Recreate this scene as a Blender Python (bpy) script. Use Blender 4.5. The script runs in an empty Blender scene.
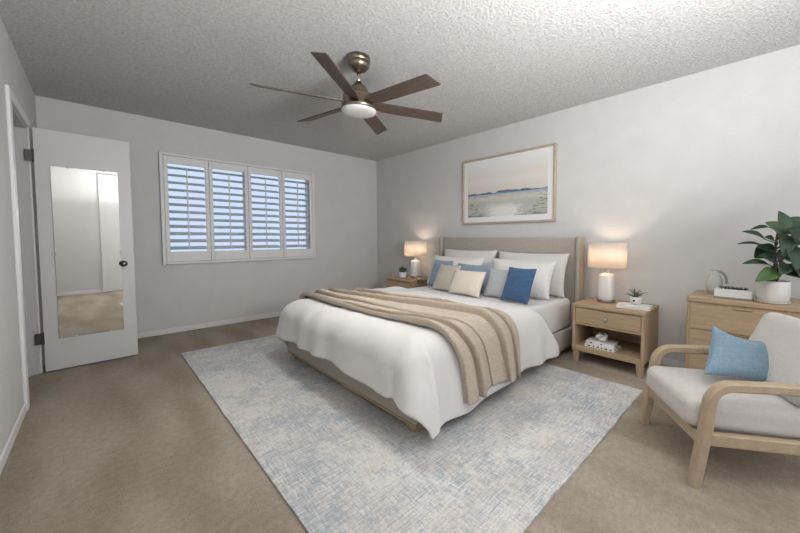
import bpy, bmesh, math, random
from mathutils import Vector, Matrix, Euler, noise
random.seed(7)
PI = math.pi
SC = bpy.context.scene
C = SC.collection

# ------------------------------------------------------------------ camera
F_PX, CXP, CYP = 336.76, 443.9, 253.65
YAW, PITCH, CAM_H = 0.7973, 0.0469, 1.1089
cam_d = bpy.data.cameras.new('camera')
cam = bpy.data.objects.new('camera', cam_d)
C.objects.link(cam)
cam_d.sensor_width = 36.0
cam_d.lens = F_PX / 800 * 36.0
cam_d.shift_x = -(CXP - 400) / 800
cam_d.shift_y = (CYP - 266.5) / 800
cam_d.clip_start = 0.02
cam.location = (0, 0, CAM_H)
cam.rotation_euler = (PI / 2 - PITCH, 0, -YAW)
SC.camera = cam

# ------------------------------------------------------------------ world, lights, exposure
w = bpy.data.worlds.new('world')
SC.world = w
w.use_nodes = True
bg = w.node_tree.nodes['Background']
bg.inputs[0].default_value = (0.56, 0.68, 0.86, 1)
bg.inputs[1].default_value = 0.95

def area(name, loc, target, sx, sy, power, col):
    l = bpy.data.lights.new(name, 'AREA')
    l.shape = 'RECTANGLE'
    l.size, l.size_y = sx, sy
    l.energy = power
    l.color = col
    o = bpy.data.objects.new(name, l)
    C.objects.link(o)
    o.location = loc
    d = Vector(target) - Vector(loc)
    o.rotation_euler = d.to_track_quat('-Z', 'Y').to_euler()
    return o

# added fill light, set in the made-up opening behind the camera
area('rear_fill', (2.4, -1.40, 1.15), (1.3, 3.4, 1.0), 1.7, 2.0, 13, (1.0, 0.985, 0.965))
# photographer's flash pointed straight up and bounced off the ceiling
area('bounce_flash', (1.2, -0.4, 1.40), (1.12, 0.10, 2.34), 0.6, 0.6, 97, (0.985, 0.985, 0.985))

SC.view_settings.view_transform = 'Standard'
SC.view_settings.look = 'None'
SC.view_settings.gamma = 1
SC.view_settings.exposure = 0.25
SC.view_settings.use_curve_mapping = False

# ------------------------------------------------------------------ materials
class NT:
    def __init__(s, name, rough=0.6, spec=0.3, metal=0.0):
        s.m = bpy.data.materials.new(name)
        s.m.use_nodes = True
        s.t = s.m.node_tree
        s.b = s.t.nodes['Principled BSDF']
        s.b.inputs['Roughness'].default_value = rough
        s.b.inputs['Specular IOR Level'].default_value = spec
        s.b.inputs['Metallic'].default_value = metal
        s._co = None
    def n(s, typ, **kw):
        x = s.t.nodes.new(typ)
        for k, v in kw.items():
            setattr(x, k, v)
        return x
    def link(s, a, b):
        s.t.links.new(a, b)
    def coord(s, scale=(1, 1, 1), kind='Object', rot=(0, 0, 0)):
        if s._co is None:
            s._co = s.n('ShaderNodeTexCoord')
        mp = s.n('ShaderNodeMapping')
        mp.inputs['Scale'].default_value = scale
        mp.inputs['Rotation'].default_value = rot
        s.link(s._co.outputs[kind], mp.inputs[0])
        return mp.outputs[0]
    def noise(s, vec, scale, detail=2.0, rough=0.5):
        x = s.n('ShaderNodeTexNoise')
        x.inputs['Scale'].default_value = scale
        x.inputs['Detail'].default_value = detail
        x.inputs['Roughness'].default_value = rough
        s.link(vec, x.inputs['Vector'])
        return x.outputs['Fac']
    def ramp(s, fac, stops, interp='LINEAR'):
        r = s.n('ShaderNodeValToRGB')
        r.color_ramp.interpolation = interp
        el = r.color_ramp.elements
        while len(el) < len(stops):
            el.new(0.5)
        for e, (p, c) in zip(el, stops):
            e.position = p
            e.color = (*c, 1) if len(c) == 3 else c
        s.link(fac, r.inputs[0])
        return r.outputs[0]
    def mix(s, fac, a, b, mode='MIX'):
        x = s.n('ShaderNodeMix', data_type='RGBA', blend_type=mode)
        for sock, v in ((x.inputs[0], fac), (x.inputs[6], a), (x.inputs[7], b)):
            if isinstance(v, (int, float)):
                sock.default_value = v
            elif isinstance(v, tuple):
                sock.default_value = (*v, 1)
            else:
                s.link(v, sock)
        return x.outputs[2]
    def math(s, op, a, b=0.0):
        x = s.n('ShaderNodeMath', operation=op)
        for sock, v in ((x.inputs[0], a), (x.inputs[1], b)):
            if isinstance(v, (int, float)):
                sock.default_value = v
            else:
                s.link(v, sock)
        return x.outputs[0]
    def color(s, c):
        if isinstance(c, tuple):
            s.b.inputs['Base Color'].default_value = (*c, 1)
        else:
            s.link(c, s.b.inputs['Base Color'])
        return s
    def bump(s, h, strength=0.3, dist=0.01):
        x = s.n('ShaderNodeBump')
        x.inputs['Strength'].default_value = strength
        x.inputs['Distance'].default_value = dist
        s.link(h, x.inputs['Height'])
        s.link(x.outputs[0], s.b.inputs['Normal'])
        return s

M = {}
def plain(name, c, rough=0.5, spec=0.4, metal=0.0):
    M[name] = NT(name, rough, spec, metal).color(c).m

t = NT('wall_paint', 0.9, 0.15)
n1 = t.noise(t.coord(), 5.0, 4, 0.6)
t.color(t.ramp(n1, [(0.3, (0.605, 0.60, 0.592)), (0.7, (0.635, 0.63, 0.622))]))
t.bump(t.noise(t.coord(), 45, 4, 0.65), 0.25, 0.01); M['wall'] = t.m

t = NT('popcorn_ceiling', 0.95, 0.1)
a = t.noise(t.coord(), 62, 3, 0.7); b = t.noise(t.coord(), 190, 2, 0.6)
h = t.math('ADD', t.math('MULTIPLY', a, 0.7), t.math('MULTIPLY', b, 0.3))
t.color(t.ramp(a, [(0.36, (0.54, 0.535, 0.525)), (0.62, (0.70, 0.695, 0.685))]))
t.bump(h, 1.0, 0.028); M['ceiling'] = t.m

t = NT('carpet_pile', 1.0, 0.05)
big = t.noise(t.coord((2.6, .7, 1), rot=(0, 0, .25)), 1.5, 1, 0.4)
fine = t.noise(t.coord(), 160, 3, 0.7)
mid = t.noise(t.coord(), 30, 3, 0.7)
base = t.ramp(big, [(0.38, (0.345, 0.292, 0.23)), (0.60, (0.44, 0.38, 0.308))])
t.color(t.mix(0.7, base, t.ramp(t.math('ADD', t.math('MULTIPLY', fine, .6), t.math('MULTIPLY', mid, .4)), [(0.3, (0.5, 0.5, 0.5)), (0.7, (1.3, 1.3, 1.3))]), 'MULTIPLY'))
t.bump(fine, 0.6, 0.01); M['carpet'] = t.m

t = NT('woven_rug', 1.0, 0.05)
la = t.noise(t.coord((1.0, 8.0, 1)), 13, 3, 0.7)       # streaks along x
lb = t.noise(t.coord((8.0, 1.0, 1)), 13, 3, 0.7)       # streaks along y
pat = t.noise(t.coord(), 2.6, 3, 0.65)
pat2 = t.noise(t.coord((1, 1, 1), rot=(0, 0, 1)), 3.2, 3, 0.6)
weave = t.noise(t.coord(), 140, 2, 0.6)
ink = t.math('ADD', t.math('ADD', t.math('MULTIPLY', la, .42), t.math('MULTIPLY', lb, .36)), t.math('MULTIPLY', pat, .36))
mask = t.ramp(ink, [(0.515, (0, 0, 0)), (0.645, (1, 1, 1))])
ground = t.ramp(pat2, [(0.40, (0.70, 0.69, 0.67)), (0.64, (0.66, 0.625, 0.58))])
blue = t.ramp(pat2, [(0.35, (0.36, 0.405, 0.455)), (0.65, (0.45, 0.46, 0.475))])
col = t.mix(mask, ground, blue)
t.color(t.mix(0.55, col, t.ramp(weave, [(0.3, (.68, .68, .68)), (0.7, (1.2, 1.2, 1.2))]), 'MULTIPLY'))
t.bump(t.math('ADD', t.math('MULTIPLY', la, .5), t.math('MULTIPLY', weave, .5)), 0.5, 0.006); M['rug'] = t.m

def wood(name, dark, light, along=(1, 12, 12), rough=0.5, spec=0.3):
    t = NT(name, rough, spec)
    g = t.noise(t.coord(along), 5.0, 4, 0.6)
    g2 = t.noise(t.coord(tuple(4 * v for v in along)), 8.0, 2, 0.6)
    c = t.ramp(g, [(0.3, dark), (0.7, light)])
    t.color(t.mix(0.25, c, t.ramp(g2, [(0.3, (.6, .6, .6)), (0.7, (1.15, 1.15, 1.15))]), 'MULTIPLY'))
    t.bump(g2, 0.06, 0.004)
    M[name] = t.m
OAKD, OAKL = (0.40, 0.29, 0.18), (0.49, 0.365, 0.235)
wood('oak_y', OAKD, OAKL, (12, 1.2, 12))
wood('oak_z', OAKD, OAKL, (12, 12, 1.2))
wood('oak_x', OAKD, OAKL, (1.2, 12, 12))
wood('oak_chair', (0.41, 0.315, 0.215), (0.49, 0.385, 0.275), (3, 12, 3))
wood('frame_oak', (0.42, 0.35, 0.275), (0.52, 0.44, 0.35), (10, 2, 10))
wood('walnut', (0.062, 0.044, 0.034), (0.115, 0.084, 0.064), (1.5, 14, 14), 0.45, 0.3)

def fabric(name, c, scale=240, bump=0.25, var=0.12, rough=0.95, sheen=0.15):
    t = NT(name, rough, 0.12)
    wx = t.noise(t.coord((1, 1, .12)), scale, 2, 0.6)
    wy = t.noise(t.coord((.12, .12, 1)), scale, 2, 0.6)
    wv = t.math('ADD', t.math('MULTIPLY', wx, .5), t.math('MULTIPLY', wy, .5))
    lo = tuple(v * (1 - var) for v in c); hi = tuple(min(1, v * (1 + var)) for v in c)
    t.color(t.ramp(wv, [(0.36, lo), (0.64, hi)]))
    t.b.inputs['Sheen Weight'].default_value = sheen
    t.bump(wv, bump, 0.004)
    M[name] = t.m
fabric('bed_linen', (0.41, 0.37, 0.325), 190, 0.25, 0.08)
fabric('white_cotton', (0.73, 0.72, 0.705), 300, 0.1, 0.02)
fabric('sheet_cotton', (0.71, 0.705, 0.70), 300, 0.1, 0.02)
fabric('sham_cotton', (0.74, 0.73, 0.715), 300, 0.1, 0.03)
fabric('euro_cotton', (0.66, 0.645, 0.63), 300, 0.1, 0.03)
fabric('throw_knit', (0.50, 0.425, 0.35), 170, 0.45, 0.13)
fabric('dusty_blue', (0.24, 0.305, 0.385), 170, 0.3, 0.14)
fabric('slate_blue', (0.26, 0.32, 0.40), 170, 0.3, 0.12)
fabric('greige', (0.47, 0.425, 0.375), 170, 0.3, 0.1)
fabric('cream', (0.70, 0.635, 0.55), 170, 0.3, 0.06)
fabric('cool_grey', (0.42, 0.435, 0.455), 170, 0.3, 0.14)
fabric('navy', (0.06, 0.118, 0.225), 150, 0.5, 0.22)
fabric('chair_fabric', (0.58, 0.55, 0.525), 220, 0.25, 0.06)
fabric('sky_blue', (0.20, 0.295, 0.375), 150, 0.4, 0.16)

plain('white_paint', (0.74, 0.74, 0.74), 0.45, 0.35)
plain('door_paint', (0.60, 0.60, 0.595), 0.4, 0.35)
plain('baseboard_paint', (0.74, 0.735, 0.73), 0.5, 0.3)
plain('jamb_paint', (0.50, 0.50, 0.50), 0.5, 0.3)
plain('mirror_glass', (0.88, 0.89, 0.88), 0.015, 0.5, 1.0)
plain('dark_hinge', (0.10, 0.095, 0.085), 0.4, 0.5, 0.9)
plain('knob_bronze', (0.16, 0.14, 0.12), 0.22, 0.5, 1.0)
plain('clip_plastic', (0.55, 0.55, 0.55), 0.3, 0.5)
plain('nickel', (0.62, 0.60, 0.57), 0.25, 0.5, 1.0)
plain('dark_nickel', (0.36, 0.345, 0.33), 0.3, 0.5, 1.0)
plain('void_dark', (0.02, 0.02, 0.02), 0.9, 0.1)
plain('shadow_wood', (0.20, 0.135, 0.08), 0.6, 0.2)
plain('ceramic_white', (0.78, 0.77, 0.75), 0.3, 0.45)
plain('planter_white', (0.74, 0.735, 0.725), 0.4, 0.4)
plain('book_white', (0.76, 0.755, 0.745), 0.5, 0.3)
plain('book_page', (0.70, 0.67, 0.61), 0.8, 0.1)
plain('black_ink', (0.03, 0.03, 0.03), 0.5, 0.2)
plain('mat_board', (0.80, 0.795, 0.785), 0.8, 0.1)
plain('amber_glass', (0.42, 0.20, 0.08), 0.2, 0.5)
plain('soil', (0.045, 0.032, 0.024), 0.95, 0.1)
plain('stem_brown', (0.16, 0.115, 0.075), 0.8, 0.2)
plain('stone_grey', (0.30, 0.295, 0.29), 0.6, 0.3)
plain('pebble_green', (0.055, 0.075, 0.05), 0.7, 0.2)

t = NT('antique_brass', 0.32, 0.5, 1.0)
g = t.noise(t.coord((1, 1, 30)), 4, 2)
t.color(t.ramp(g, [(0.3, (0.20, 0.165, 0.12)), (0.7, (0.31, 0.26, 0.195))])); M['brass'] = t.m

t = NT('fan_lens', 0.45, 0.4); t.color((0.72, 0.715, 0.70))
t.b.inputs['Transmission Weight'].default_value = 0.15; M['lens'] = t.m

t = NT('pot_glaze', 0.38, 0.45)
g = t.noise(t.coord((6, 6, .6)), 5, 3)
t.color(t.ramp(g, [(0.3, (0.56, 0.53, 0.49)), (0.7, (0.68, 0.65, 0.61))])); M['pot'] = t.m

t = NT('shutter_slat', 0.5, 0.3); t.color((0.74, 0.75, 0.76))
tr = t.n('ShaderNodeBsdfTranslucent'); tr.inputs[0].default_value = (0.74, 0.76, 0.80, 1)
mx = t.n('ShaderNodeMixShader'); mx.inputs[0].default_value = 0.5
t.link(t.b.outputs[0], mx.inputs[1]); t.link(tr.outputs[0], mx.inputs[2])
t.link(mx.outputs[0], t.t.nodes['Material Output'].inputs[0]); M['slat'] = t.m

t = NT('window_glass', 0.0, 0.5); t.color((1, 1, 1))
t.b.inputs['Transmission Weight'].default_value = 1.0; t.b.inputs['IOR'].default_value = 1.02; M['glass'] = t.m
t = NT('clear_glass', 0.03, 0.5); t.color((0.93, 0.93, 0.92))
t.b.inputs['Transmission Weight'].default_value = 0.75; t.b.inputs['IOR'].default_value = 1.25; M['vase_glass'] = t.m

# lamp shade: linen that lets the bulb's light through
t = NT('shade_linen', 0.9, 0.1)
g = t.noise(t.coord((1, 1, .1)), 90, 2)
cc = t.ramp(g, [(0.35, (0.80, 0.745, 0.69)), (0.65, (0.825, 0.77, 0.715))])
t.color(cc)
tr = t.n('ShaderNodeBsdfTranslucent'); t.link(cc, tr.inputs[0])
mx = t.n('ShaderNodeMixShader'); mx.inputs[0].default_value = 0.5
t.link(t.b.outputs[0], mx.inputs[1]); t.link(tr.outputs[0], mx.inputs[2])
t.link(mx.outputs[0], t.t.nodes['Material Output'].inputs[0]); M['shade'] = t.m

t = NT('bulb_glow', 0.4, 0.3); t.color((0.9, 0.85, 0.75))
t.b.inputs['Emission Color'].default_value = (1.0, 0.80, 0.62, 1)
t.b.inputs['Emission Strength'].default_value = 48.0; M['bulb'] = t.m

def leafmat(name, d, l, rough=0.35):
    t = NT(name, rough, 0.45)
    g = t.noise(t.coord(), 9, 2)
    t.color(t.ramp(g, [(0.3, d), (0.7, l)])); M[name] = t.m
leafmat('leaf_dark', (0.012, 0.034, 0.014), (0.024, 0.055, 0.022), .45)
leafmat('leaf_mid', (0.022, 0.055, 0.02), (0.04, 0.085, 0.03), .45)
leafmat('leaf_bright', (0.045, 0.105, 0.028), (0.075, 0.145, 0.042), .45)
leafmat('succulent', (0.045, 0.085, 0.045), (0.09, 0.14, 0.07), 0.5)
leafmat('herb', (0.03, 0.075, 0.02), (0.07, 0.14, 0.045), 0.6)

# the print: a loose wash of sky, dark far shore and pale marsh
t = NT('seascape_print', 0.75, 0.15)
co = t.coord((1, 1, 1), 'Generated')
sep = t.n('ShaderNodeSeparateXYZ'); t.link(co, sep.inputs[0])
yy = t.math('SUBTRACT', 1.0, sep.outputs['Y']); zz = sep.outputs['Z']
wob = t.noise(t.coord((1, 3, 9), 'Generated'), 2.2, 4, 0.6)
wob2 = t.noise(t.coord((1, 5, 14), 'Generated'), 2.4, 4, 0.65)
zw = t.math('ADD', zz, t.math('MULTIPLY', t.math('SUBTRACT', wob, .5), .16))
sky = t.ramp(zw, [(0.44, (0.62, 0.61, 0.60)), (0.56, (0.70, 0.65, 0.58)), (0.66, (0.73, 0.705, 0.68)), (0.78, (0.73, 0.685, 0.63)), (0.86, (0.75, 0.735, 0.715)), (1.0, (0.78, 0.775, 0.765))])
sea = t.ramp(zw, [(0.0, (0.34, 0.36, 0.33)), (0.10, (0.50, 0.50, 0.45)), (0.24, (0.44, 0.46, 0.41)), (0.34, (0.60, 0.57, 0.49)), (0.42, (0.36, 0.43, 0.50))])
foamc = t.math('SUBTRACT', 1.0, t.math('MULTIPLY', t.math('ABSOLUTE', t.math('SUBTRACT', yy, .48)), 2.4))
foam = t.math('MULTIPLY', t.ramp(t.math('ADD', t.math('MULTIPLY', foamc, .5), t.math('MULTIPLY', wob2, .6)), [(0.50, (0, 0, 0)), (0.66, (1, 1, 1))]), t.ramp(zz, [(0.16, (1, 1, 1)), (0.27, (0, 0, 0))]))
sea = t.mix(foam, sea, (0.74, 0.73, 0.71))
dk = t.math('MULTIPLY', t.ramp(wob2, [(0.52, (0, 0, 0)), (0.60, (1, 1, 1))]), t.ramp(t.math('MULTIPLY', t.math('ABSOLUTE', t.math('SUBTRACT', yy, .5)), t.math('SUBTRACT', 1.0, zz)), [(0.22, (0, 0, 0)), (0.34, (1, 1, 1))]))
sea = t.mix(dk, sea, (0.13, 0.17, 0.19))
hor = t.ramp(zz, [(0.435, (0, 0, 0)), (0.445, (1, 1, 1))])
img = t.mix(hor, sea, sky)
# the far hills: a band whose top follows two soft humps
hump = t.noise(t.coord((0.0, 2.0, 0.0), 'Generated'), 1.7, 3, 0.5)
top = t.math('ADD', 0.325, t.math('MULTIPLY', hump, 0.27))
band = t.math('MULTIPLY', t.math('LESS_THAN', zz, top), t.math('GREATER_THAN', zz, 0.425))
img = t.mix(band, img, t.ramp(wob, [(0.4, (0.10, 0.135, 0.20)), (0.6, (0.20, 0.24, 0.31))]))
t.color(img); M['print'] = t.m

# ------------------------------------------------------------------ mesh helpers
def link(o, parent=None):
    C.objects.link(o)
    if parent is not None:
        o.parent = parent
    return o

def obj(name, bm, mat, parent=None, smooth=False, loc=None, auto=None):
    me = bpy.data.meshes.new(name)
    bmesh.ops.recalc_face_normals(bm, faces=bm.faces[:])
    bm.to_mesh(me); bm.free()
    me.materials.append(M[mat] if isinstance(mat, str) else mat)
    if smooth:
        for p in me.polygons: p.use_smooth = True
    o = bpy.data.objects.new(name, me)
    if loc is not None: o.location = loc
    link(o, parent)
    return o

def tag(o, label=None, cat=None, group=None, kind=None):
    if label: o['label'] = label
    if cat: o['category'] = cat
    if group: o['group'] = group
    if kind: o['kind'] = kind
    return o

def empty(name, loc, rz=0.0, rot=None):
    o = bpy.data.objects.new(name, None)
    o.empty_display_size = 0.1
    o.location = loc
    o.rotation_euler = rot if rot else (0, 0, rz)
    return link(o)

def B():
    return bmesh.new()

def box(bm, lo, hi, bev=0.0, seg=2):
    r = bmesh.ops.create_cube(bm, size=1.0)
    vs = r['verts']
    for v in vs:
        v.co = Vector([lo[i] + (v.co[i] + .5) * (hi[i] - lo[i]) for i in range(3)])
    if bev > 0:
        es = list({e for v in vs for e in v.link_edges})
        bmesh.ops.bevel(bm, geom=es, offset=bev, segments=seg, affect='EDGES', profile=0.5)
    return bm

def lathe(bm, prof, seg=40, ctr=(0, 0, 0), sq=0.0):
    rings = []
    for r, z in prof:
        ring = []
        for i in range(seg):
            a = 2 * PI * i / seg
            ca, sa = math.cos(a), math.sin(a)
            k = 1.0
            if sq:
                p = 2 + sq
                k = (abs(ca) ** p + abs(sa) ** p) ** (-1 / p)
            ring.append(bm.verts.new((ctr[0] + r * k * ca, ctr[1] + r * k * sa, ctr[2] + z)))
        rings.append(ring)
    for a, b in zip(rings, rings[1:]):
        for i in range(seg):
            j = (i + 1) % seg
            bm.faces.new((a[i], a[j], b[j], b[i]))
    if prof[0][0] > 1e-5: bm.faces.new(rings[0][::-1])
    if prof[-1][0] > 1e-5: bm.faces.new(rings[-1])
    bmesh.ops.remove_doubles(bm, verts=[v for r in rings for v in r], dist=1e-6)
    return bm

def sweep(bm, pts, wfun, up=Vector((0, 1, 0)), cap=True):
    """sweep a rounded-rectangle section along pts; wfun(i) -> (half in-plane, half along up)"""
    rings = []
    n = len(pts)
    for i, p in enumerate(pts):
        p = Vector(p)
        d = (Vector(pts[min(i + 1, n - 1)]) - Vector(pts[max(i - 1, 0)])).normalized()
        s = d.cross(up).normalized()
        u = s.cross(d).normalized()
        a, b = wfun(i)
        ring = []
        c = min(a, b) * 0.35
        for sx, sy, cx, cy in ((1, 1, 0, 1), (1, 1, 1, 0), (1, -1, 1, 0), (1, -1, 0, 1), (-1, -1, 0, 1), (-1, -1, 1, 0), (-1, 1, 1, 0), (-1, 1, 0, 1)):
            ring.append(bm.verts.new(p + s * (sx * (a - c * cy)) + u * (sy * (b - c * cx))))
        rings.append(ring)
    for a, b in zip(rings, rings[1:]):
        for i in range(8):
            j = (i + 1) % 8
            bm.faces.new((a[i], a[j], b[j], b[i]))
    if cap:
        bm.faces.new(rings[0][::-1]); bm.faces.new(rings[-1])
    return bm

def tube(bm, pts, rad, seg=8):
    rings = []
    n = len(pts)
    for i, p in enumerate(pts):
        p = Vector(p)
        d = (Vector(pts[min(i + 1, n - 1)]) - Vector(pts[max(i - 1, 0)])).normalized()
        ref = Vector((0, 0, 1)) if abs(d.z) < 0.9 else Vector((1, 0, 0))
        s = d.cross(ref).normalized(); u = s.cross(d)
        r = rad(i / (n - 1)) if callable(rad) else rad
        rings.append([bm.verts.new(p + (s * math.cos(2 * PI * k / seg) + u * math.sin(2 * PI * k / seg)) * r) for k in range(seg)])
    for a, b in zip(rings, rings[1:]):
        for i in range(seg):
            j = (i + 1) % seg
            bm.faces.new((a[i], a[j], b[j], b[i]))
    bm.faces.new(rings[0][::-1]); bm.faces.new(rings[-1])
    return bm

def prism(bm, poly, z0, z1, bev=0.0):
    lo = [bm.verts.new((x, y, z0)) for x, y in poly]
    hi = [bm.verts.new((x, y, z1)) for x, y in poly]
    n = len(poly)
    fs = [bm.faces.new(lo[::-1]), bm.faces.new(hi)]
    for i in range(n):
        fs.append(bm.faces.new((lo[i], lo[(i + 1) % n], hi[(i + 1) % n], hi[i])))
    if bev:
        es = list({e for f in fs for e in f.edges})
        bmesh.ops.bevel(bm, geom=es, offset=bev, segments=1, affect='EDGES')
    return bm

def taper_leg(bm, x, y, z0, z1, a_top, a_bot, dx=0, dy=0):
    top = [(x - a_top, y - a_top), (x + a_top, y - a_top), (x + a_top, y + a_top), (x - a_top, y + a_top)]
    bot = [(x + dx - a_bot, y + dy - a_bot), (x + dx + a_bot, y + dy - a_bot), (x + dx + a_bot, y + dy + a_bot), (x + dx - a_bot, y + dy + a_bot)]
    lo = [bm.verts.new((*p, z0)) for p in bot]; hi = [bm.verts.new((*p, z1)) for p in top]
    fs = [bm.faces.new(lo[::-1]), bm.faces.new(hi)]
    for i in range(4):
        fs.append(bm.faces.new((lo[i], lo[(i + 1) % 4], hi[(i + 1) % 4], hi[i])))
    es = list({e for f in fs for e in f.edges})
    bmesh.ops.bevel(bm, geom=es, offset=0.003, segments=1, affect='EDGES')
    return bm

def fbm(x, y, z, o=3):
    s, a = 0, 1
    for k in range(o):
        s += a * noise.noise((x, y, z)); x *= 2.1; y *= 2.1; z *= 2.1; a *= .5
    return s

# ------------------------------------------------------------------ room shell
XL, XR, YB, YR, H = -0.370, 3.42, 4.98, -1.25, 2.44
JOG = 1.40
def struct(name, bm, mat, parent=None):
    o = obj(name, bm, mat, parent)
    if parent is None: tag(o, kind='structure')
    return o

bm = B(); box(bm, (-1.3, -2.4, -0.06), (XR + .12, YB + .12, 0)); struct('floor', bm, 'carpet')
bm = B(); box(bm, (-1.3, -2.4, H), (XR + .12, YB + .12, H + .06)); struct('ceiling', bm, 'ceiling')
bm = B(); box(bm, (XR, -2.4, 0), (XR + .12, YB + .12, H)); struct('wall_right', bm, 'wall')
# window wall with the window hole
WX0, WX1, WZ0, WZ1 = 0.535, 2.255, 0.84, 2.045
bm = B()
box(bm, (-1.3, YB, 0), (WX0, YB + .14, H)); box(bm, (WX1, YB, 0), (XR, YB + .14, H))
box(bm, (WX0, YB, 0), (WX1, YB + .14, WZ0)); box(bm, (WX0, YB, WZ1), (WX1, YB + .14, H))
struct('wall_back', bm, 'wall')
# left wall with the doorway
DY0, DY1, DH = 3.46, 4.25, 1.985
bm = B()
box(bm, (XL - .11, YR - .1, 0), (XL, DY0, H)); box(bm, (XL - .11, DY1, 0), (XL, YB, H)); box(bm, (XL - .11, DY0, DH), (XL, DY1, H))
struct('wall_left', bm, 'wall')
# small closet behind the doorway
bm = B()
box(bm, (-1.3, 3.0, 0), (-1.2, YB, H)); box(bm, (-1.2, 3.0, 0), (XL - .11, 3.1, H))
struct('wall_closet', bm, 'wall')
# wall behind the camera: a stub, a jog and a wide opening added to let the fill in
bm = B()
box(bm, (XL, YR - .12, 0), (JOG, YR, H)); box(bm, (JOG, YR - .12, 2.2), (XR, YR, H))
struct('wall_rear', bm, 'wall')

def baseboard(name, lo, hi):
    bm = B(); box(bm, lo, hi, 0.004, 1); struct(name, bm, 'baseboard_paint')
BH = 0.062
baseboard('baseboard_back', (XL + .013, YB - .013, 0), (XR - .013, YB, BH))
baseboard('baseboard_right', (XR - .013, YR, 0), (XR, YB - .013, BH))
baseboard('baseboard_left', (XL, YR, 0), (XL + .013, DY0 - .08, BH))
baseboard('baseboard_rear', (XL + .013, YR, 0), (.50, YR + .013, BH))
bm = B(); box(bm, (.505, YR, 0), (.565, YR + .03, 2.38), .003, 1); box(bm, (1.265, YR, 0), (1.325, YR + .03, 2.38), .003, 1); box(bm, (.565, YR, 2.32), (1.265, YR + .03, 2.38), .003, 1)
pale_panel = struct('rear_pale_panel', bm, 'white_paint')  # white panel added so the mirror shows a lighter strip of wall
bm = B(); box(bm, (.565, YR + .002, .012), (1.265, YR + .022, 2.318), .002, 1); obj('slab', bm, 'white_paint', pale_panel)

# door casing, jambs and stops round the doorway
bm = B()
box(bm, (XL, DY0 - .085, 0), (XL + .018, DY0, DH + .06), 0.004, 1)
box(bm, (XL, DY0, DH), (XL + .018, DY1 + .06, DH + .06), 0.004, 1)
box(bm, (XL, DY1, 0), (XL + .012, DY1 + .055, DH), 0.004, 1)
tag(obj('trim_1', bm, 'white_paint'), kind='structure')
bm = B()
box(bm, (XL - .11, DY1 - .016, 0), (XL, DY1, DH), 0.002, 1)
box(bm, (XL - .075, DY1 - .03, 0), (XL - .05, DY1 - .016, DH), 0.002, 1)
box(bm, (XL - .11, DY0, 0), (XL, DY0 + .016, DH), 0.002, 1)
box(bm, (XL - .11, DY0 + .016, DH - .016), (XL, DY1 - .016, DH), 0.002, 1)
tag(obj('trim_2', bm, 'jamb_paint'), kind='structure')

# the door, swung open into the room (local x along the slab from the hinge, -y towards camera)
DANG = math.radians(2.5)
DW, DT = 0.565, 0.035
door = empty('door_1', (XL + .03, DY1 - .028, 0), DANG)
tag(door, kind='structure')
bm = B(); box(bm, (0, 0, 0.012), (DW, DT, 1.985), 0.003, 1); obj('slab', bm, 'door_paint', door)
def hinge(z):
    bm = B()
    box(bm, (-.045, -.004, z - .045), (-.004, 0.0, z + .045))
    lathe(bm, [(.006, -.05), (.006, .05)], 10, (-.002, -.003, z))
    for dz in (-.028, .0, .028):
        lathe(bm, [(.004, -.001), (.004, .001)], 8, (-.026, -.004, z + dz))
    obj('hinge', bm, 'dark_hinge', door)
hinge(1.76); hinge(0.29)
bm = B()
def knob_profile(bm, x, z):
    prof = [(.0, -.062), (.016, -.061), (.025, -.052), (.027, -.042), (.022, -.032), (.011, -.025), (.010, -.010), (.026, -.006), (.028, 0)]
    b2 = B(); lathe(b2, [(r, y) for r, y in prof], 24)
    for v in b2.verts:
        v.co = Vector((x + v.co.x, v.co.z, z + v.co.y))
    me = bpy.data.meshes.new('tmp'); b2.to_mesh(me); b2.free(); bm.from_mesh(me); bpy.data.meshes.remove(me)
knob_profile(bm, DW - .075, .875)
obj('door_knob', bm, 'knob_bronze', door, True)

# mirror clipped to the door
ca, sa = math.cos(DANG), math.sin(DANG)
def on_door(lx, ly, lz):
    return (door.location.x + ca * lx - sa * ly, door.location.y + sa * lx + ca * ly, lz)
mir = empty('door_mirror', on_door(0.280, -.0005, 0.27), DANG)
tag(mir, 'tall frameless rectangular mirror clipped to the open white door', 'mirror')
MW, MH = 0.395, 1.425
bm = B(); box(bm, (-MW / 2, -.006, 0), (MW / 2, 0, MH), 0.0015, 1); obj('mirror_pane', bm, 'mirror_glass', mir)
for x, z in ((-.10, 0), (.11, 0), (-.10, MH), (.11, MH), (MW / 2, MH * .5), (-MW / 2, MH * .5)):
    bm = B(); box(bm, (x - .008, -.010, z - .010), (x + .008, 0, z + .010), 0.002, 1); obj('clip', bm, 'clip_plastic', mir)

# ------------------------------------------------------------------ window and shutters
bm = B()
fw = .05
y0, y1 = YB + .07, YB + .12
box(bm, (WX0, y0, WZ0), (WX0 + fw, y1, WZ1)); box(bm, (WX1 - fw, y0, WZ0), (WX1, y1, WZ1))
box(bm, (WX0 + fw, y0, WZ0), (WX1 - fw, y1, WZ0 + fw)); box(bm, (WX0 + fw, y0, WZ1 - fw), (WX1 - fw, y1, WZ1))
xm = (WX0 + WX1) / 2
box(bm, (xm - .03, y0, WZ0 + fw), (xm + .03, y1, WZ1 - fw))
win = struct('window_1', bm, 'white_paint')
bm = B(); box(bm, (WX0 + fw, YB + .09, WZ0 + fw), (WX1 - fw, YB + .094, WZ1 - fw)); obj('pane', bm, 'glass', win)

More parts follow.
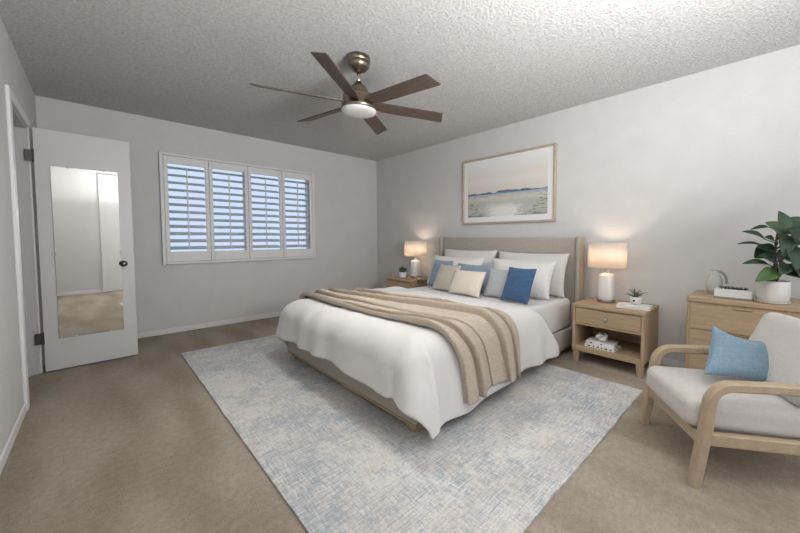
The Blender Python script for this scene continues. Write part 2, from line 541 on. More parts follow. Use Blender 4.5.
SX0, SX1, SZ0, SZ1 = 0.5015, 2.285, 0.803, 2.0745
sh = empty('plantation_shutters', ((SX0 + SX1) / 2, YB, SZ0))
tag(sh, 'white four panel plantation shutters closed over the window, daylight behind the slats', 'shutters')
hw = (SX1 - SX0) / 2; hh = SZ1 - SZ0
bm = B()
fo = 0.034
for a, b_ in (((-hw, 0), (-hw + fo, hh)), ((hw - fo, 0), (hw, hh)), ((-hw + fo, 0), (hw - fo, fo * .8)), ((-hw + fo, hh - fo * .8), (hw - fo, hh))):
    box(bm, (a[0], -.030, a[1]), (b_[0], -.0, b_[1]), 0.004, 1)
    box(bm, (a[0] + (.0 if a[0] != -hw else .0), -.038, a[1]), (b_[0] if b_[0] - a[0] > .2 else a[0] + .016 if a[0] < 0 else b_[0], -.028, b_[1] if b_[1] - a[1] > .2 else a[1] + .014), 0.003, 1)
obj('shutter_frame', bm, 'white_paint', sh)
pw = (2 * hw - 2 * fo) / 4
for k in range(4):
    x0 = -hw + fo + k * pw + .002; x1 = x0 + pw - .004
    z0, z1 = fo * .8 + .003, hh - fo * .8 - .003
    pan = bpy.data.objects.new('shutter_panel', None); link(pan, sh)
    st, tr_, br_ = .036, .085, .115
    bm = B()
    ya, yb = -.030, -.002
    box(bm, (x0, ya, z0), (x0 + st, yb, z1), 0.003, 1); box(bm, (x1 - st, ya, z0), (x1, yb, z1), 0.003, 1)
    box(bm, (x0 + st, ya, z0), (x1 - st, yb, z0 + br_), 0.003, 1); box(bm, (x0 + st, ya, z1 - tr_), (x1 - st, yb, z1), 0.003, 1)
    me = bpy.data.meshes.new('shutter_panel')
    bmesh.ops.recalc_face_normals(bm, faces=bm.faces[:]); bm.to_mesh(me); bm.free(); me.materials.append(M['white_paint'])
    nm = pan.name; bpy.data.objects.remove(pan)
    pan = bpy.data.objects.new('shutter_panel', me); link(pan, sh)
    lz0, lz1 = z0 + br_, z1 - tr_
    N = 12; sp = (lz1 - lz0) / N
    bm = B()
    ang = math.radians(27)
    for i in range(N):
        zc = lz0 + sp * (i + .5)
        b2 = []
        half = .043; th = .005
        for q in range(12):
            a = 2 * PI * q / 12
            px, pz = half * math.cos(a), th * math.sin(a)
            # inner edge (towards the room, -y) hangs low, outer edge is high
            y = px * math.cos(ang) - pz * math.sin(ang); z = px * math.sin(ang) + pz * math.cos(ang)
            b2.append((y + .012, zc + z))
        L = [bm.verts.new((x0 + st + .002, y, z)) for y, z in b2]; R_ = [bm.verts.new((x1 - st - .002, y, z)) for y, z in b2]
        for q in range(12):
            bm.faces.new((L[q], L[(q + 1) % 12], R_[(q + 1) % 12], R_[q]))
        bm.faces.new(L[::-1]); bm.faces.new(R_)
    obj('louvers', bm, 'slat', pan)
    xc = (x0 + x1) / 2
    bm = B(); box(bm, (xc - .007, -.028, lz0 + .02), (xc + .007, -.018, lz1 - .03), 0.003, 1); obj('tilt_rod', bm, 'white_paint', pan)
    if k in (0, 3):
        for zz_ in (.22, hh - .22):
            xh = x0 if k == 0 else x1
            bm = B(); box(bm, (xh - .010, -.036, zz_ - .03), (xh + .006, -.029, zz_ + .03), 0.002, 1); obj('hinge', bm, 'white_paint', pan)

# ------------------------------------------------------------------ ceiling fan
fan = empty('ceiling_fan', (1.385, 2.235, H))
tag(fan, 'six blade dark wood ceiling fan with antique brass motor and round white light', 'ceiling fan')
bm = B(); lathe(bm, [(.084, 0), (.084, -.030), (.080, -.034), (.080, -.042), (.083, -.046), (.076, -.070), (.050, -.095), (.024, -.108), (0, -.108)], 44); obj('canopy', bm, 'brass', fan, True)
bm = B(); lathe(bm, [(.013, -.10), (.013, -.205)], 16); obj('downrod', bm, 'nickel', fan, True)
bm = B(); lathe(bm, [(0, -.175), (.022, -.178), (.026, -.196), (.046, -.206), (.060, -.222), (.066, -.245), (.067, -.266), (.072, -.272), (.110, -.277), (.116, -.290), (.116, -.345), (.122, -.350), (.128, -.362), (.128, -.385), (0, -.385)], 48); obj('motor_housing', bm, 'brass', fan, True)
bm = B(); lathe(bm, [(.124, -.380), (.126, -.392), (.118, -.402), (.09, -.412), (.05, -.417), (0, -.418)], 48); obj('light_lens', bm, 'lens', fan, True)
# added room fill hung below the fan's unlit lens, shining down
fl = bpy.data.lights.new('fan_fill', 'AREA'); fl.shape = 'DISK'; fl.size = .22; fl.energy = 10; fl.color = (1.0, .96, .9); fl.spread = math.radians(178)
flo = link(bpy.data.objects.new('fan_fill', fl), fan); flo.location = (0, 0, -.421)
for k in range(6):
    a = math.radians(41 + 60 * k)
    bl = B()
    # blade outline in local x (outwards), y ; slanted tip
    out = [(.085, -.030), (.16, -.052), (.60, -.061), (.665, -.062), (.705, .046), (.68, .052), (.20, .050), (.085, .032)]
    prism(bl, out, -.004, .004, 0.0015)
    p = math.radians(-17)
    mt = Matrix.Rotation(a, 4, 'Z') @ Matrix.Translation((0, 0, -.335)) @ Matrix.Rotation(p, 4, 'X')
    o = obj('blade', bl, 'walnut', fan)
    o.matrix_local = mt

# ------------------------------------------------------------------ framed seascape
PY0, PY1, PZ0, PZ1 = 1.6635, 2.9645, 1.283, 2.109
art = empty('framed_picture', (XR, (PY0 + PY1) / 2, PZ0))
tag(art, 'framed watercolour seascape in thin light wood frame above the headboard', 'picture')
hw = (PY1 - PY0) / 2; hh = PZ1 - PZ0; fb = .024
bm = B()
box(bm, (-.035, -hw, 0), (0, -hw + fb, hh), .003, 1); box(bm, (-.035, hw - fb, 0), (0, hw, hh), .003, 1)
box(bm, (-.035, -hw + fb, 0), (0, hw - fb, fb), .003, 1); box(bm, (-.035, -hw + fb, hh - fb), (0, hw - fb, hh), .003, 1)
obj('frame', bm, 'frame_oak', art)
bm = B(); box(bm, (-.016, -hw + fb, fb), (-.006, hw - fb, hh - fb)); mat_ = obj('mat_board', bm, 'mat_board', art)
bm = B(); box(bm, (-.018, -hw + fb + .07, fb + .065), (-.0162, hw - fb - .06, hh - fb - .065)); obj('print', bm, 'print', mat_)

# ------------------------------------------------------------------ rug
RX0, RX1, RY0, RY1 = 0.512, 2.70, 0.635, 4.0
rug = B()
nx, ny = 60, 90
g = [[rug.verts.new((RX0 + (RX1 - RX0) * i / nx + .006 * noise.noise((j * .2, 1, 0)) * (i in (0, nx)), RY0 + (RY1 - RY0) * j / ny + .006 * noise.noise((i * .2, 5, 0)) * (j in (0, ny)), .011 + .001 * noise.noise((i * .3, j * .3, 0)))) for j in range(ny + 1)] for i in range(nx + 1)]
for i in range(nx):
    for j in range(ny):
        rug.faces.new((g[i][j], g[i + 1][j], g[i + 1][j + 1], g[i][j + 1]))
bd = [v for v in rug.verts if v.is_boundary]
r = bmesh.ops.extrude_edge_only(rug, edges=[e for e in rug.edges if e.is_boundary])
for v in r['geom']:
    if isinstance(v, bmesh.types.BMVert): v.co.z = 0.0005
rugo = obj('area_rug', rug, 'rug')
tag(rugo, 'large cream and blue grey distressed woven rug under the bed', 'rug')
RZ = 0.0115

# ------------------------------------------------------------------ bed
BX0, BX1, BY0, BY1 = 1.18, 3.30, 1.37, 3.165
bed = empty('upholstered_bed', ((BX0 + BX1) / 2, (BY0 + BY1) / 2, 0))
tag(bed, 'beige linen upholstered bed frame with tall winged headboard on the rug', 'bed')
bx, by = bed.location.x, bed.location.y
def bpart(name, boxes, mat, bev=.012, parent=bed):
    bm = B()
    for lo, hi in boxes:
        box(bm, (lo[0] - bx, lo[1] - by, lo[2]), (hi[0] - bx, hi[1] - by, hi[2]), bev, 3)
    return obj(name, bm, mat, parent, True)
RB, RT = .072, .235
bpart('footboard', [((BX0, BY0, RB), (BX0 + .05, BY1, RT))], 'bed_linen')
bpart('side_rail', [((BX0 + .05, BY0, RB), (BX1, BY0 + .045, RT))], 'bed_linen')
bpart('side_rail', [((BX0 + .05, BY1 - .045, RB), (BX1, BY1, RT))], 'bed_linen')
bpart('base_trim', [((BX0 + .002, BY0 + .002, RB - .014), (BX1, BY1 - .002, RB))], 'oak_y', .003)
bpart('slat_platform', [((BX0 + .05, BY0 + .045, .14), (BX1, BY1 - .045, .20))], 'oak_y', .003)
HBX = 3.29
bpart('headboard', [((3.315, 1.385, .04), (XR - .025, 3.25, 1.115))], 'bed_linen', .015)
for ya, yb in ((1.34, 1.385), (3.25, 3.295)):
    bpart('headboard_wing', [((3.27, ya, 0.04), (XR - .02, yb, 1.125))], 'bed_linen', .012)
    # pale wood edge facing on the wing
bpart('wing_edge', [((3.30, 1.3355, .05), (3.335, 1.342, 1.12))], 'frame_oak', .002)
for x, y in ((BX0 + .06, BY0 + .07), (BX0 + .06, BY1 - .07)):
    bm = B(); taper_leg(bm, x - bx, y - by, RZ + .001, RB - .016, .042, .036); obj('leg', bm, 'oak_z', bed)
for y in (1.355, 3.265):
    bm = B(); taper_leg(bm, 3.30 - bx, y - by, 0.0, .045, .03, .026); obj('leg', bm, 'oak_z', bed)

MX0, MX1, MY0, MY1, MZ = 1.235, 3.285, 1.42, 3.09, .515
bm = B(); box(bm, (MX0, MY0, .2005), (MX1, MY1, MZ), .055, 5)
mo = obj('mattress', bm, 'sheet_cotton', None, True)
tag(mo, 'thick mattress in a fitted white sheet, bare beside the headboard', 'mattress')

# cloth surface over the bed: flat (a, b) -> point.  a from the foot edge, b from the near edge
TX0, TY0, TY1, TZ = 1.265, 1.465, 3.04, .560
BWID = TY1 - TY0
RAD = .165
def prof(d):
    """distance d past the edge -> (outward, down)"""
    if d <= 0: return 0.0, 0.0
    q = RAD * PI / 2
    if d < q:
        t_ = d / RAD
        return RAD * math.sin(t_), RAD * (1 - math.cos(t_))
    return RAD + .06 * (d - q), RAD + (d - q) * .99
def S(a, b, wav=1.0):
    ca = max(-a, 0.0)
    if b < 0: cb, sy = -b, -1
    elif b > BWID: cb, sy = b - BWID, 1
    else: cb, sy = 0.0, 0
    x = TX0 + max(a, 0.0); y = TY0 + min(max(b, 0.0), BWID)
    d = math.hypot(ca, cb)
    if d < 1e-6:
        return Vector((x, y, TZ))
    th = math.atan2(cb, ca)
    s2 = math.sin(2 * th) ** 2 if ca > 0 and cb > 0 else 0.0
    dd = d * (1 - .08 * s2)
    dd = dd if dd < .50 else .50 + .11 * math.tanh((dd - .50) / .11)
    th2 = th + .30 * math.sin(2 * th) * min(1.0, d / .4) if s2 > 0 else th
    if s2 > 0: ca, cb = d * math.cos(th2), d * math.sin(th2)
    ho, ve = prof(dd)
    k = max(0.0, min(1.0, (d - .06) / .4))
    ho += s2 * k * (.125 if sy < 0 else .05)
    if s2 > 0:
        ho += wav * k * .045 * math.sin(2 * th * 2.6 + .2) * math.sin(2 * th)
    s = (b if ca == 0 else a) if s2 == 0 else 0
    if s2 == 0 and wav:
        along = x if cb > 0 else y
        ho += wav * k * (.014 * math.sin(along * 17 + 1.3 * math.sin(along * 5)) + .010 * math.sin(along * 8.3 + sy)) + .01 * k
    return Vector((x - ho * (ca / d), y + sy * ho * (cb / d), max(TZ - ve, .022)))

def grid_obj(name, rows, mat, thick, offset=-1.0, sub=0):
    bm = B()
    vs = [[bm.verts.new(p) for p in r] for r in rows]
    for i in range(len(vs) - 1):
        for j in range(len(vs[0]) - 1):
            bm.faces.new((vs[i][j], vs[i + 1][j], vs[i + 1][j + 1], vs[i][j + 1]))
    me = bpy.data.meshes.new(name)
    # orient so that the middle face looks up
    bm.normal_update()
    bm.faces.ensure_lookup_table()
    f = max(bm.faces, key=lambda f: abs(f.normal.z) * f.calc_area())
    if f.normal.z < 0: bmesh.ops.reverse_faces(bm, faces=bm.faces[:])
    bm.to_mesh(me); bm.free()
    me.materials.append(M[mat])
    for p in me.polygons: p.use_smooth = True
    o = link(bpy.data.objects.new(name, me))
    md = o.modifiers.new('solid', 'SOLIDIFY'); md.thickness = thick; md.offset = offset
    if sub:
        m2 = o.modifiers.new('sub', 'SUBSURF'); m2.levels = sub; m2.render_levels = sub
    return o

OF, ON, OFAR = .415, .535, .50
rows = []
NA, NB = 110, 150
for i in range(NA + 1):
    row = []
    for j in range(NB + 1):
        onr = ON + .085 * math.exp(-((1.55 * i / NA - .46) / .30) ** 2)
        b = -onr + (BWID + onr + OFAR) * j / NB
        hang = max(0.0, min(1.0, -b / ON))
        hangf = max(0.0, min(1.0, (b - BWID) / OFAR))
        end = 1.06 + .41 * hang ** .8 + .3 * hangf + .02 * math.sin(b * 5)
        off = OF + .008 * math.sin(b * 4 + 1)
        a = -off + (end + off) * i / NA
        p = S(a, b)
        # soft puffs and wrinkles
        wgt = 1.0 if p.z > TZ - .05 else .5
        n_ = fbm(a * 2.2, b * 2.2, 3.1, 3) * .011 + fbm(a * 7 + b * 3, b * 5 - a, 9.7, 2) * .007
        if p.z > TZ - .05: p.z += n_ * wgt
        else:
            dirv = Vector((-1 if a < 0 else 0, -1 if b < 0 else (1 if b > BWID else 0), 0))
            p += dirv * n_ * .8
        # lean of the turned edge
        row.append(p)
    rows.append(row)
duvet = grid_obj('duvet', rows, 'white_cotton', .026)
tag(duvet, 'white duvet spread over the bed, one corner hanging to the rug', 'duvet')

# throw blanket in lengthwise folds across the foot of the bed
def lerp_tab(tab, x):
    for (x0, y0), (x1, y1) in zip(tab, tab[1:]):
        if x <= x1:
            u = (x - x0) / (x1 - x0); u = max(0, min(1, u))
            return y0 + (y1 - y0) * u
    return tab[-1][1]
LE = [(-.58, .21), (-.28, .18), (-.05, .10), (.44, .06), (.94, .055), (1.44, .06), (2.2, .06)]
RE = [(-.58, .81), (-.28, .81), (-.05, .79), (.44, .71), (.94, .58), (1.44, .46), (2.2, .42)]
rows = []
NS, NW = 150, 130
for i in range(NS + 1):
    s = i / NS
    row = []
    for j in range(NW + 1):
        t_ = j / NW
        b = -(.515 + .010 * math.sin(t_ * 9) - .02 * t_) + (BWID + .515 + .30) * s
        l, r_ = lerp_tab(LE, b), lerp_tab(RE, b)
        a = l + (r_ - l) * t_ + .012 * math.sin(b * 3 + 2)
        e = 1e-3
        if 0 < j < NW: a -= .030 * fold
        p = S(a, b); pa = S(a + e, b); pb = S(a, b + e)
        nrm = (pa - p).cross(pb - p)
        nrm = nrm.normalized() if nrm.length > 1e-12 else Vector((0, 0, 1))
        ph = t_ * 5.2 + .30 * math.sin(b * 1.9) + .16 * math.sin(b * 4.3 + t_ * 4) + .35 * math.sin(t_ * 5 + 1)
        u_ = ph % 1.0
        fold = (u_ / .16) ** .7 if u_ < .16 else (1 - (u_ - .16) / .84) ** .8 * .85 + .15 * math.cos((u_ - .16) * 1.8)
        fold = max(fold, 0.0)
        amp = .055 * (0.7 + .45 * math.sin(ph * 2.3 + b))
        hgt = .010 + amp * fold + .003 * fbm(a * 9, b * 9, 1, 2)
        nz = fbm(a * 2.2, b * 2.2, 3.1, 3) * .011
        if p.z > TZ - .05: p = p + Vector((0, 0, max(nz, 0) + .004))
        if hgt and t_ in (0.0, 1.0): hgt = .008
        row.append(p + nrm * hgt)
    rows.append(row)
throw = grid_obj('throw_blanket', rows, 'throw_knit', .006, 1.0)
tag(throw, 'taupe throw blanket laid in long folds across the white duvet', 'blanket')

# pillows
def pillow(name, w_, h_, t_, mat, loc, lean, yaw, roll, label, cat, group=None, flange=0.0, pinch=.07, seed=0, sag=0.0, n=26, rz0=-PI / 2, chop=0.0, skew=0.0):
    bm = B()
    def pt(u, v, side):
        ux = u * (1 - pinch * (1 - v * v)); vz = v * (1 - pinch * (1 - u * u))
        th = (max(0, 1 - u ** 2) * max(0, 1 - v ** 2)) ** .42
        th *= 1 + .10 * fbm(u * 1.6 + seed, v * 1.6, seed * 3.1 + side, 2)
        # corner pulls
        th -= .05 * abs(math.sin(4 * math.atan2(v, u) + seed)) * (1 - abs(u)) * (1 - abs(v))
        x = ux * w_ / 2; z = h_ / 2 + vz * h_ / 2
        z -= sag * max(0, v) * (1 - u * u) * h_
        z += chop * max(0, v) * max(0, -u) ** 1.5 * h_
        wr = .004 * fbm(u * 5 + seed, v * 5, seed + 7, 2) * (th > .05)
        x += skew * z
        return Vector((x, side * th * t_ / 2 + wr, z))
    gs = []
    for side in (-1, 1):
        gs.append([[bm.verts.new(pt(math.sin(PI / 2 * (-1 + 2 * i / n)), math.sin(PI / 2 * (-1 + 2 * j / n)), side)) for j in range(n + 1)] for i in range(n + 1)])
    for side, g_ in zip((-1, 1), gs):
        for i in range(n):
            for j in range(n):
                q = (g_[i][j], g_[i + 1][j], g_[i + 1][j + 1], g_[i][j + 1])
                bm.faces.new(q if side < 0 else q[::-1])
    bmesh.ops.remove_doubles(bm, verts=bm.verts[:], dist=2e-4)
    if flange:
        pass
    me = bpy.data.meshes.new(name)
    bmesh.ops.recalc_face_normals(bm, faces=bm.faces[:])
    bm.to_mesh(me); bm.free(); me.materials.append(M[mat])
    for p in me.polygons: p.use_smooth = True
    o = link(bpy.data.objects.new(name, me))
    o.location = loc; o.rotation_euler = (-lean, roll, rz0 + yaw)
    tag(o, label, cat, group)
    if flange:
        b2 = B()
        per = []
        K = 24
        edge = [(-1 + 2 * i / K, -1) for i in range(K)] + [(1, -1 + 2 * i / K) for i in range(K)] + [(1 - 2 * i / K, 1) for i in range(K)] + [(-1, 1 - 2 * i / K) for i in range(K)]
        inn, ou = [], []
        for q, (u, v) in enumerate(edge):
            p = pt(u, v, 0); c_ = Vector((0, 0, h_ / 2)); d_ = p - c_
            inn.append(c_ + d_ * .97)
            sgn = Vector((flange * (1 if u >= .999 else -1 if u <= -.999 else 0), 0, flange * (1 if v >= .999 else -1 if v <= -.999 else 0)))
            pp = p + sgn + Vector((0, .006 * math.sin(q * 1.9 + seed), .003 * math.sin(q * 2.7)))
            pp.z = max(pp.z, 0.0)
            ou.append(pp)
        vi = [b2.verts.new(p + Vector((0, -.002, 0))) for p in inn]; vo = [b2.verts.new(p + Vector((0, -.002, 0))) for p in ou]
        vi2 = [b2.verts.new(p + Vector((0, .002, 0))) for p in inn]; vo2 = [b2.verts.new(p + Vector((0, .002, 0))) for p in ou]
        L = len(edge)
        for q in range(L):
            r_ = (q + 1) % L
            b2.faces.new((vi[q], vi[r_], vo[r_], vo[q])); b2.faces.new((vi2[q], vo2[q], vo2[r_], vi2[r_])); b2.faces.new((vo[q], vo[r_], vo2[r_], vo2[q]))
        obj('flange', b2, mat, o, True)
    return o
GP = 'pillows propped against the headboard'
SZ = MZ + .002
def P(y, x, w_, h_, t_, mat, lean, yaw, label, roll=0.0, **kw):
    return pillow(kw.pop('name', 'bed_pillow'), w_, h_, t_, mat, (x, y, SZ + kw.pop('dz', .01)), lean, yaw, roll, label, 'pillow', GP, **kw)
rd = math.radians
P(2.72, 3.14, .84, .45, .17, 'euro_cotton', rd(14), 0, 'large off-white pillow at the back left, flat against the headboard', seed=1)
P(1.85, 3.14, .84, .44, .17, 'euro_cotton', rd(14), 0, 'large off-white pillow at the back right, flat against the headboard', seed=2)
P(2.76, 2.93, .80, .36, .16, 'sham_cotton', rd(20), 0, 'white pillow in second row left, behind the dusty blue cushions', seed=3, flange=.018)
P(1.85, 2.93, .70, .36, .16, 'sham_cotton', rd(20), 0, 'bright white flanged pillow standing directly behind the navy cushion', seed=4, flange=.02)
P(2.83, 2.765, .34, .34, .11, 'dusty_blue', rd(22), rd(-6), 'dusty blue square cushion leaning at the far left end', name='throw_pillow', seed=5)
P(2.37, 2.81, .50, .31, .10, 'slate_blue', rd(22), rd(0), 'slate blue cushion peeking out behind the cream lumbar cushion', name='throw_pillow', seed=6)
P(2.60, 2.63, .34, .31, .10, 'greige', rd(26), rd(-4), 'greige square cushion between dusty blue and cream cushions', name='throw_pillow', seed=7)
P(2.24, 2.57, .42, .27, .12, 'cream', rd(26), rd(-2), 'cream lumbar cushion at the front of the pillow pile', name='throw_pillow', seed=8)
P(1.90, 2.69, .36, .30, .11, 'cool_grey', rd(25), rd(0), 'cool grey cushion between the cream and navy cushions', name='throw_pillow', seed=9)
P(1.66, 2.60, .30, .335, .11, 'navy', rd(24), rd(-4), 'navy blue woven square cushion at right front of bed', name='throw_pillow', seed=10)

# ------------------------------------------------------------------ nightstands
def copy_tree(o, parent=None):
    c = o.copy()
    link(c, parent)
    for ch in list(o.children):
        copy_tree(ch, c)
    return c
NSW, NSD, NST = .575, .445, .525
def make_nightstand():
    r = empty('nightstand', (2.95 + NSD / 2, .98, 0))
    hx, hy = NSD / 2, NSW / 2
    z0 = .105
    bm = B(); th = .026
    box(bm, (-hx, -hy, z0), (hx, -hy + th, NST - .03), .003, 1); obj('side_panel', bm, 'oak_z', r)
    bm = B(); box(bm, (-hx, hy - th, z0), (hx, hy, NST - .03), .003, 1); obj('side_panel', bm, 'oak_z', r)
    bm = B(); box(bm, (-hx - .004, -hy - .003, NST - .03), (hx, hy + .003, NST), .006, 2); obj('top', bm, 'oak_y', r)
    bm = B(); box(bm, (-hx, -hy + th, z0), (hx, hy - th, z0 + .045), .003, 1); obj('shelf', bm, 'oak_y', r)
    bm = B(); box(bm, (-hx + .004, -hy + th, .342), (hx, hy - th, .358), .001, 1); obj('divider', bm, 'oak_y', r)
    bm = B(); box(bm, (hx - .012, -hy + th, z0 + .045), (hx, hy - th, NST - .03)); obj('back_panel', bm, 'oak_y', r)
    bm = B(); box(bm, (-hx + .003, -hy + th + .003, .361), (-hx + .022, hy - th - .003, NST - .036), .002, 1)
    box(bm, (-hx + .022, -hy + th + .01, .365), (hx - .03, hy - th - .01, .45))
    d = obj('drawer', bm, 'oak_y', r)
    bm = B(); box(bm, (-hx - .018, -.016, .408), (-hx + .003, .016, .440), .004, 2); obj('knob', bm, 'nickel', d)
    bm = B(); box(bm, (-hx + .0015, -.055, NST - .0425), (-hx + .004, .055, NST - .0365), .0005, 1); obj('pull_notch', bm, 'shadow_wood', d)
    for sx in (-1, 1):
        for sy in (-1, 1):
            bm = B(); taper_leg(bm, sx * (hx - .032), sy * (hy - .034), 0, z0, .027, .019, sx * .004, sy * .004); obj('leg', bm, 'oak_z', r)
    return r
ns = make_nightstand()
tag(ns, 'light oak nightstand with one drawer and open shelf beside armchair', 'nightstand', 'pair of oak nightstands')
ns2 = copy_tree(ns); ns2.location.y = 3.785
tag(ns2, 'light oak nightstand on the far window side, mostly hidden by the bed', 'nightstand', 'pair of oak nightstands')

# lamps
def make_lamp():
    r = empty('table_lamp', (3.22, 1.072, NST))
    bm = B(); lathe(bm, [(.0, .0), (.076, .0), (.078, .003), (.078, .026), (.074, .030), (0, .030)], 40); obj('base', bm, 'dark_nickel', r, True)
    bm = B(); lathe(bm, [(.0, .026), (.060, .026), (.066, .034), (.066, .07), (.064, .16), (.060, .235), (.054, .252), (.03, .262), (.016, .266), (0, .266)], 48, sq=1.2); obj('body', bm, 'ceramic_white', r, True)
    bm = B(); lathe(bm, [(0, .262), (.013, .262), (.013, .30), (.018, .303), (.018, .345), (0, .345)], 20); obj('socket', bm, 'nickel', r, True)
    # drum shade, open at the top and bottom, with spider ring
    bm = B(); R0, R1, Z0, Z1 = .163, .157, .32, .54
    lathe(bm, [(R0, Z0), (R1, Z1), (R1 - .003, Z1), (R0 - .003, Z0), (R0, Z0)], 56)
    sh_ = obj('lamp_shade', bm, 'shade', r, True)
    bm = B(); 
    for k in range(3):
        a = 2 * PI * k / 3
        tube(bm, [(0, 0, Z1 - .03), (math.cos(a) * (R1 - .003), math.sin(a) * (R1 - .003), Z1 - .012)], .0022, 6)
    tube(bm, [(0, 0, .342), (0.03, 0, .38), (.035, 0, .43), (0, 0, Z1 - .03)], .002, 6)
    obj('shade_spider', bm, 'nickel', sh_)
    bm = B(); lathe(bm, [(0, .345), (.013, .347), (.014, .362), (.028, .395), (.031, .415), (.025, .438), (.010, .450), (0, .452)], 24); obj('bulb', bm, 'bulb', r, True)
    return r
lamp = make_lamp()
tag(lamp, 'white table lamp with lit linen drum shade on the nightstand beside the armchair', 'lamp', 'pair of bedside lamps')
lamp2 = copy_tree(lamp); lamp2.location = (3.235, 3.74, NST)
tag(lamp2, 'white table lamp with lit linen drum shade on the far nightstand', 'lamp', 'pair of bedside lamps')

# things on the near nightstand
def make_book(name, loc, rz, sx, sy, sz, label, group=None, marks=()):
    r = empty(name, loc, rz)
    bm = B()
    box(bm, (-sx / 2, -sy / 2, 0), (sx / 2, sy / 2, .0035), .001, 1); box(bm, (-sx / 2, -sy / 2, sz - .0035), (sx / 2, sy / 2, sz), .001, 1)
    box(bm, (-sx / 2, -sy / 2, .003), (-sx / 2 + .005, sy / 2, sz - .003), .001, 1)
    obj('cover', bm, 'book_white', r)
    bm = B(); box(bm, (-sx / 2 + .005, -sy / 2 + .004, .0035), (sx / 2 - .004, sy / 2 - .004, sz - .0035)); obj('pages', bm, 'book_page', r)
    if marks:
        for y, L in marks:
            bm = B(); box(bm, (-sx / 2 - .0006, y, sz * .3), (-sx / 2, y + L, sz * .7)); obj('spine_mark', bm, 'black_ink', r)
    tag(r, label, 'book', group)
    return r
make_book('book', (3.11, .812, NST + .0005), rd(5), .16, .245, .024, 'white hardback book on near nightstand top, under small spiky plant')
pl = empty('potted_succulent', (3.14, .81, NST + .0245))
pl.scale = (1.25, 1.25, 1.25)
tag(pl, 'small spiky green plant in white footed pot on a white book', 'plant')
bm = B(); lathe(bm, [(.0, .0), (.026, 0), (.033, .012), (.036, .035), (.034, .052), (.030, .052), (.029, .046), (0, .046)], 28); pot_ = obj('pot', bm, 'ceramic_white', pl, True)
bm = B(); b2 = B(); lathe(b2, [(0, 0), (.007, 0), (.007, .002), (0, .002)], 14)
me = bpy.data.meshes.new('t'); b2.to_mesh(me); b2.free(); bm.from_mesh(me); bpy.data.meshes.remove(me)
for v in bm.verts: v.co = Vector((-.036 + -v.co.z, v.co.x + .002, v.co.y + .03))
obj('dot', bm, 'black_ink', pot_)
bm = B(); lathe(bm, [(0, .044), (.029, .045), (.028, .048), (0, .049)], 20); obj('soil', bm, 'soil', pl)
def blade_leaf(bm, base, az, el, L, W, curve=.4, n=7):
    d = Vector((math.cos(az), math.sin(az), 0)); s_ = Vector((-math.sin(az), math.cos(az), 0))
    rowsv = []
    p = Vector(base)
    for i in range(n + 1):
        u = i / n
        e_ = el - curve * u
        wd = W * (1 - u) ** .7 * (0.6 + .8 * u if u < .5 else 1.0)
        nn = (d * -math.sin(e_) + Vector((0, 0, 1)) * math.cos(e_))
        rowsv.append([bm.verts.new(p - s_ * wd + nn * wd * .4), bm.verts.new(p - nn * .001), bm.verts.new(p + s_ * wd + nn * wd * .4), bm.verts.new(p + nn * .002)])
        p = p + (d * math.cos(e_) + Vector((0, 0, 1)) * math.sin(e_)) * (L / n)
    for a, b in zip(rowsv, rowsv[1:]):
        for k in range(4):
            bm.faces.new((a[k], a[(k + 1) % 4], b[(k + 1) % 4], b[k]))
for k in range(20):
    bm = B()
    blade_leaf(bm, (.006 * math.cos(k), .006 * math.sin(k), .046), k * 2.4, rd(20 + 60 * ((k * 7) % 20) / 20), .055 + .03 * ((k * 3) % 5) / 5, .0055, .5)
    obj('leaf', bm, 'succulent', pl)

# books and a knot on the near nightstand's shelf
SHZ = .15
make_book('book', (3.06, 1.04, SHZ + .0005), rd(-3), .16, .25, .026, 'white hardback book lying on nightstand shelf, bottom of the pile', 'books on the nightstand shelf', ((-.105, .012), (-.07, .02), (-.03, .012), (.0, .018), (.04, .012), (.075, .02)))
make_book('book', (3.07, 1.05, SHZ + .027), rd(5), .15, .23, .026, 'white hardback book on top of the shelf pile, under the ornament', 'books on the nightstand shelf', ((-.02, .012), (.06, .02)))
bm = B()
pts = []
for i in range(73):
    a = 2 * PI * i / 72
    rr = .020 + .009 * math.cos(3 * a)
    pts.append((rr * math.cos(2 * a) * 1.0, rr * math.sin(2 * a), .026 + .013 * math.sin(3 * a)))
tube(bm, pts, .0125, 10)
kn = obj('knot_ornament', bm, 'ceramic_white', None, True, (3.07, 1.05, SHZ + .0535))
kn.scale = (1.3, 1.3, 1.3)
tag(kn, 'white ceramic knot ornament on top of the shelf books', 'ornament')

# things on the far nightstand
fp = empty('potted_herb', (3.10, 3.87, NST + .0005))
tag(fp, 'small bushy green plant in white pot beside far lamp', 'plant')
bm = B(); lathe(bm, [(0, 0), (.040, 0), (.050, .02), (.054, .085), (.048, .085), (.047, .075), (0, .075)], 28); obj('pot', bm, 'ceramic_white', fp, True)
bm = B()
random.seed(11)
for k in range(170):
    a = random.uniform(0, 2 * PI); r_ = random.uniform(0, 1) ** .5 * .055; z_ = .075 + random.uniform(0, .085) * (1 - (r_ / .085) ** 2)
    L = random.uniform(.018, .03)
    blade_leaf(bm, (r_ * math.cos(a), r_ * math.sin(a), z_), random.uniform(0, 2 * PI), random.uniform(-.2, 1.2), L, .008, .5, 3)
obj('foliage', bm, 'herb', fp, True)
cd = empty('candle_jar', (3.06, 3.46, NST + .0005))
tag(cd, 'small amber candle jar standing right of the far lamp', 'candle')
bm = B(); lathe(bm, [(0, 0), (.032, 0), (.035, .004), (.035, .062), (.032, .062), (.032, .03), (0, .03)], 24); obj('jar', bm, 'amber_glass', cd, True)
bm = B(); lathe(bm, [(.0355, .015), (.0358, .015), (.0358, .045), (.0355, .045), (.0355, .015)], 24); obj('jar_label', bm, 'cream', cd)
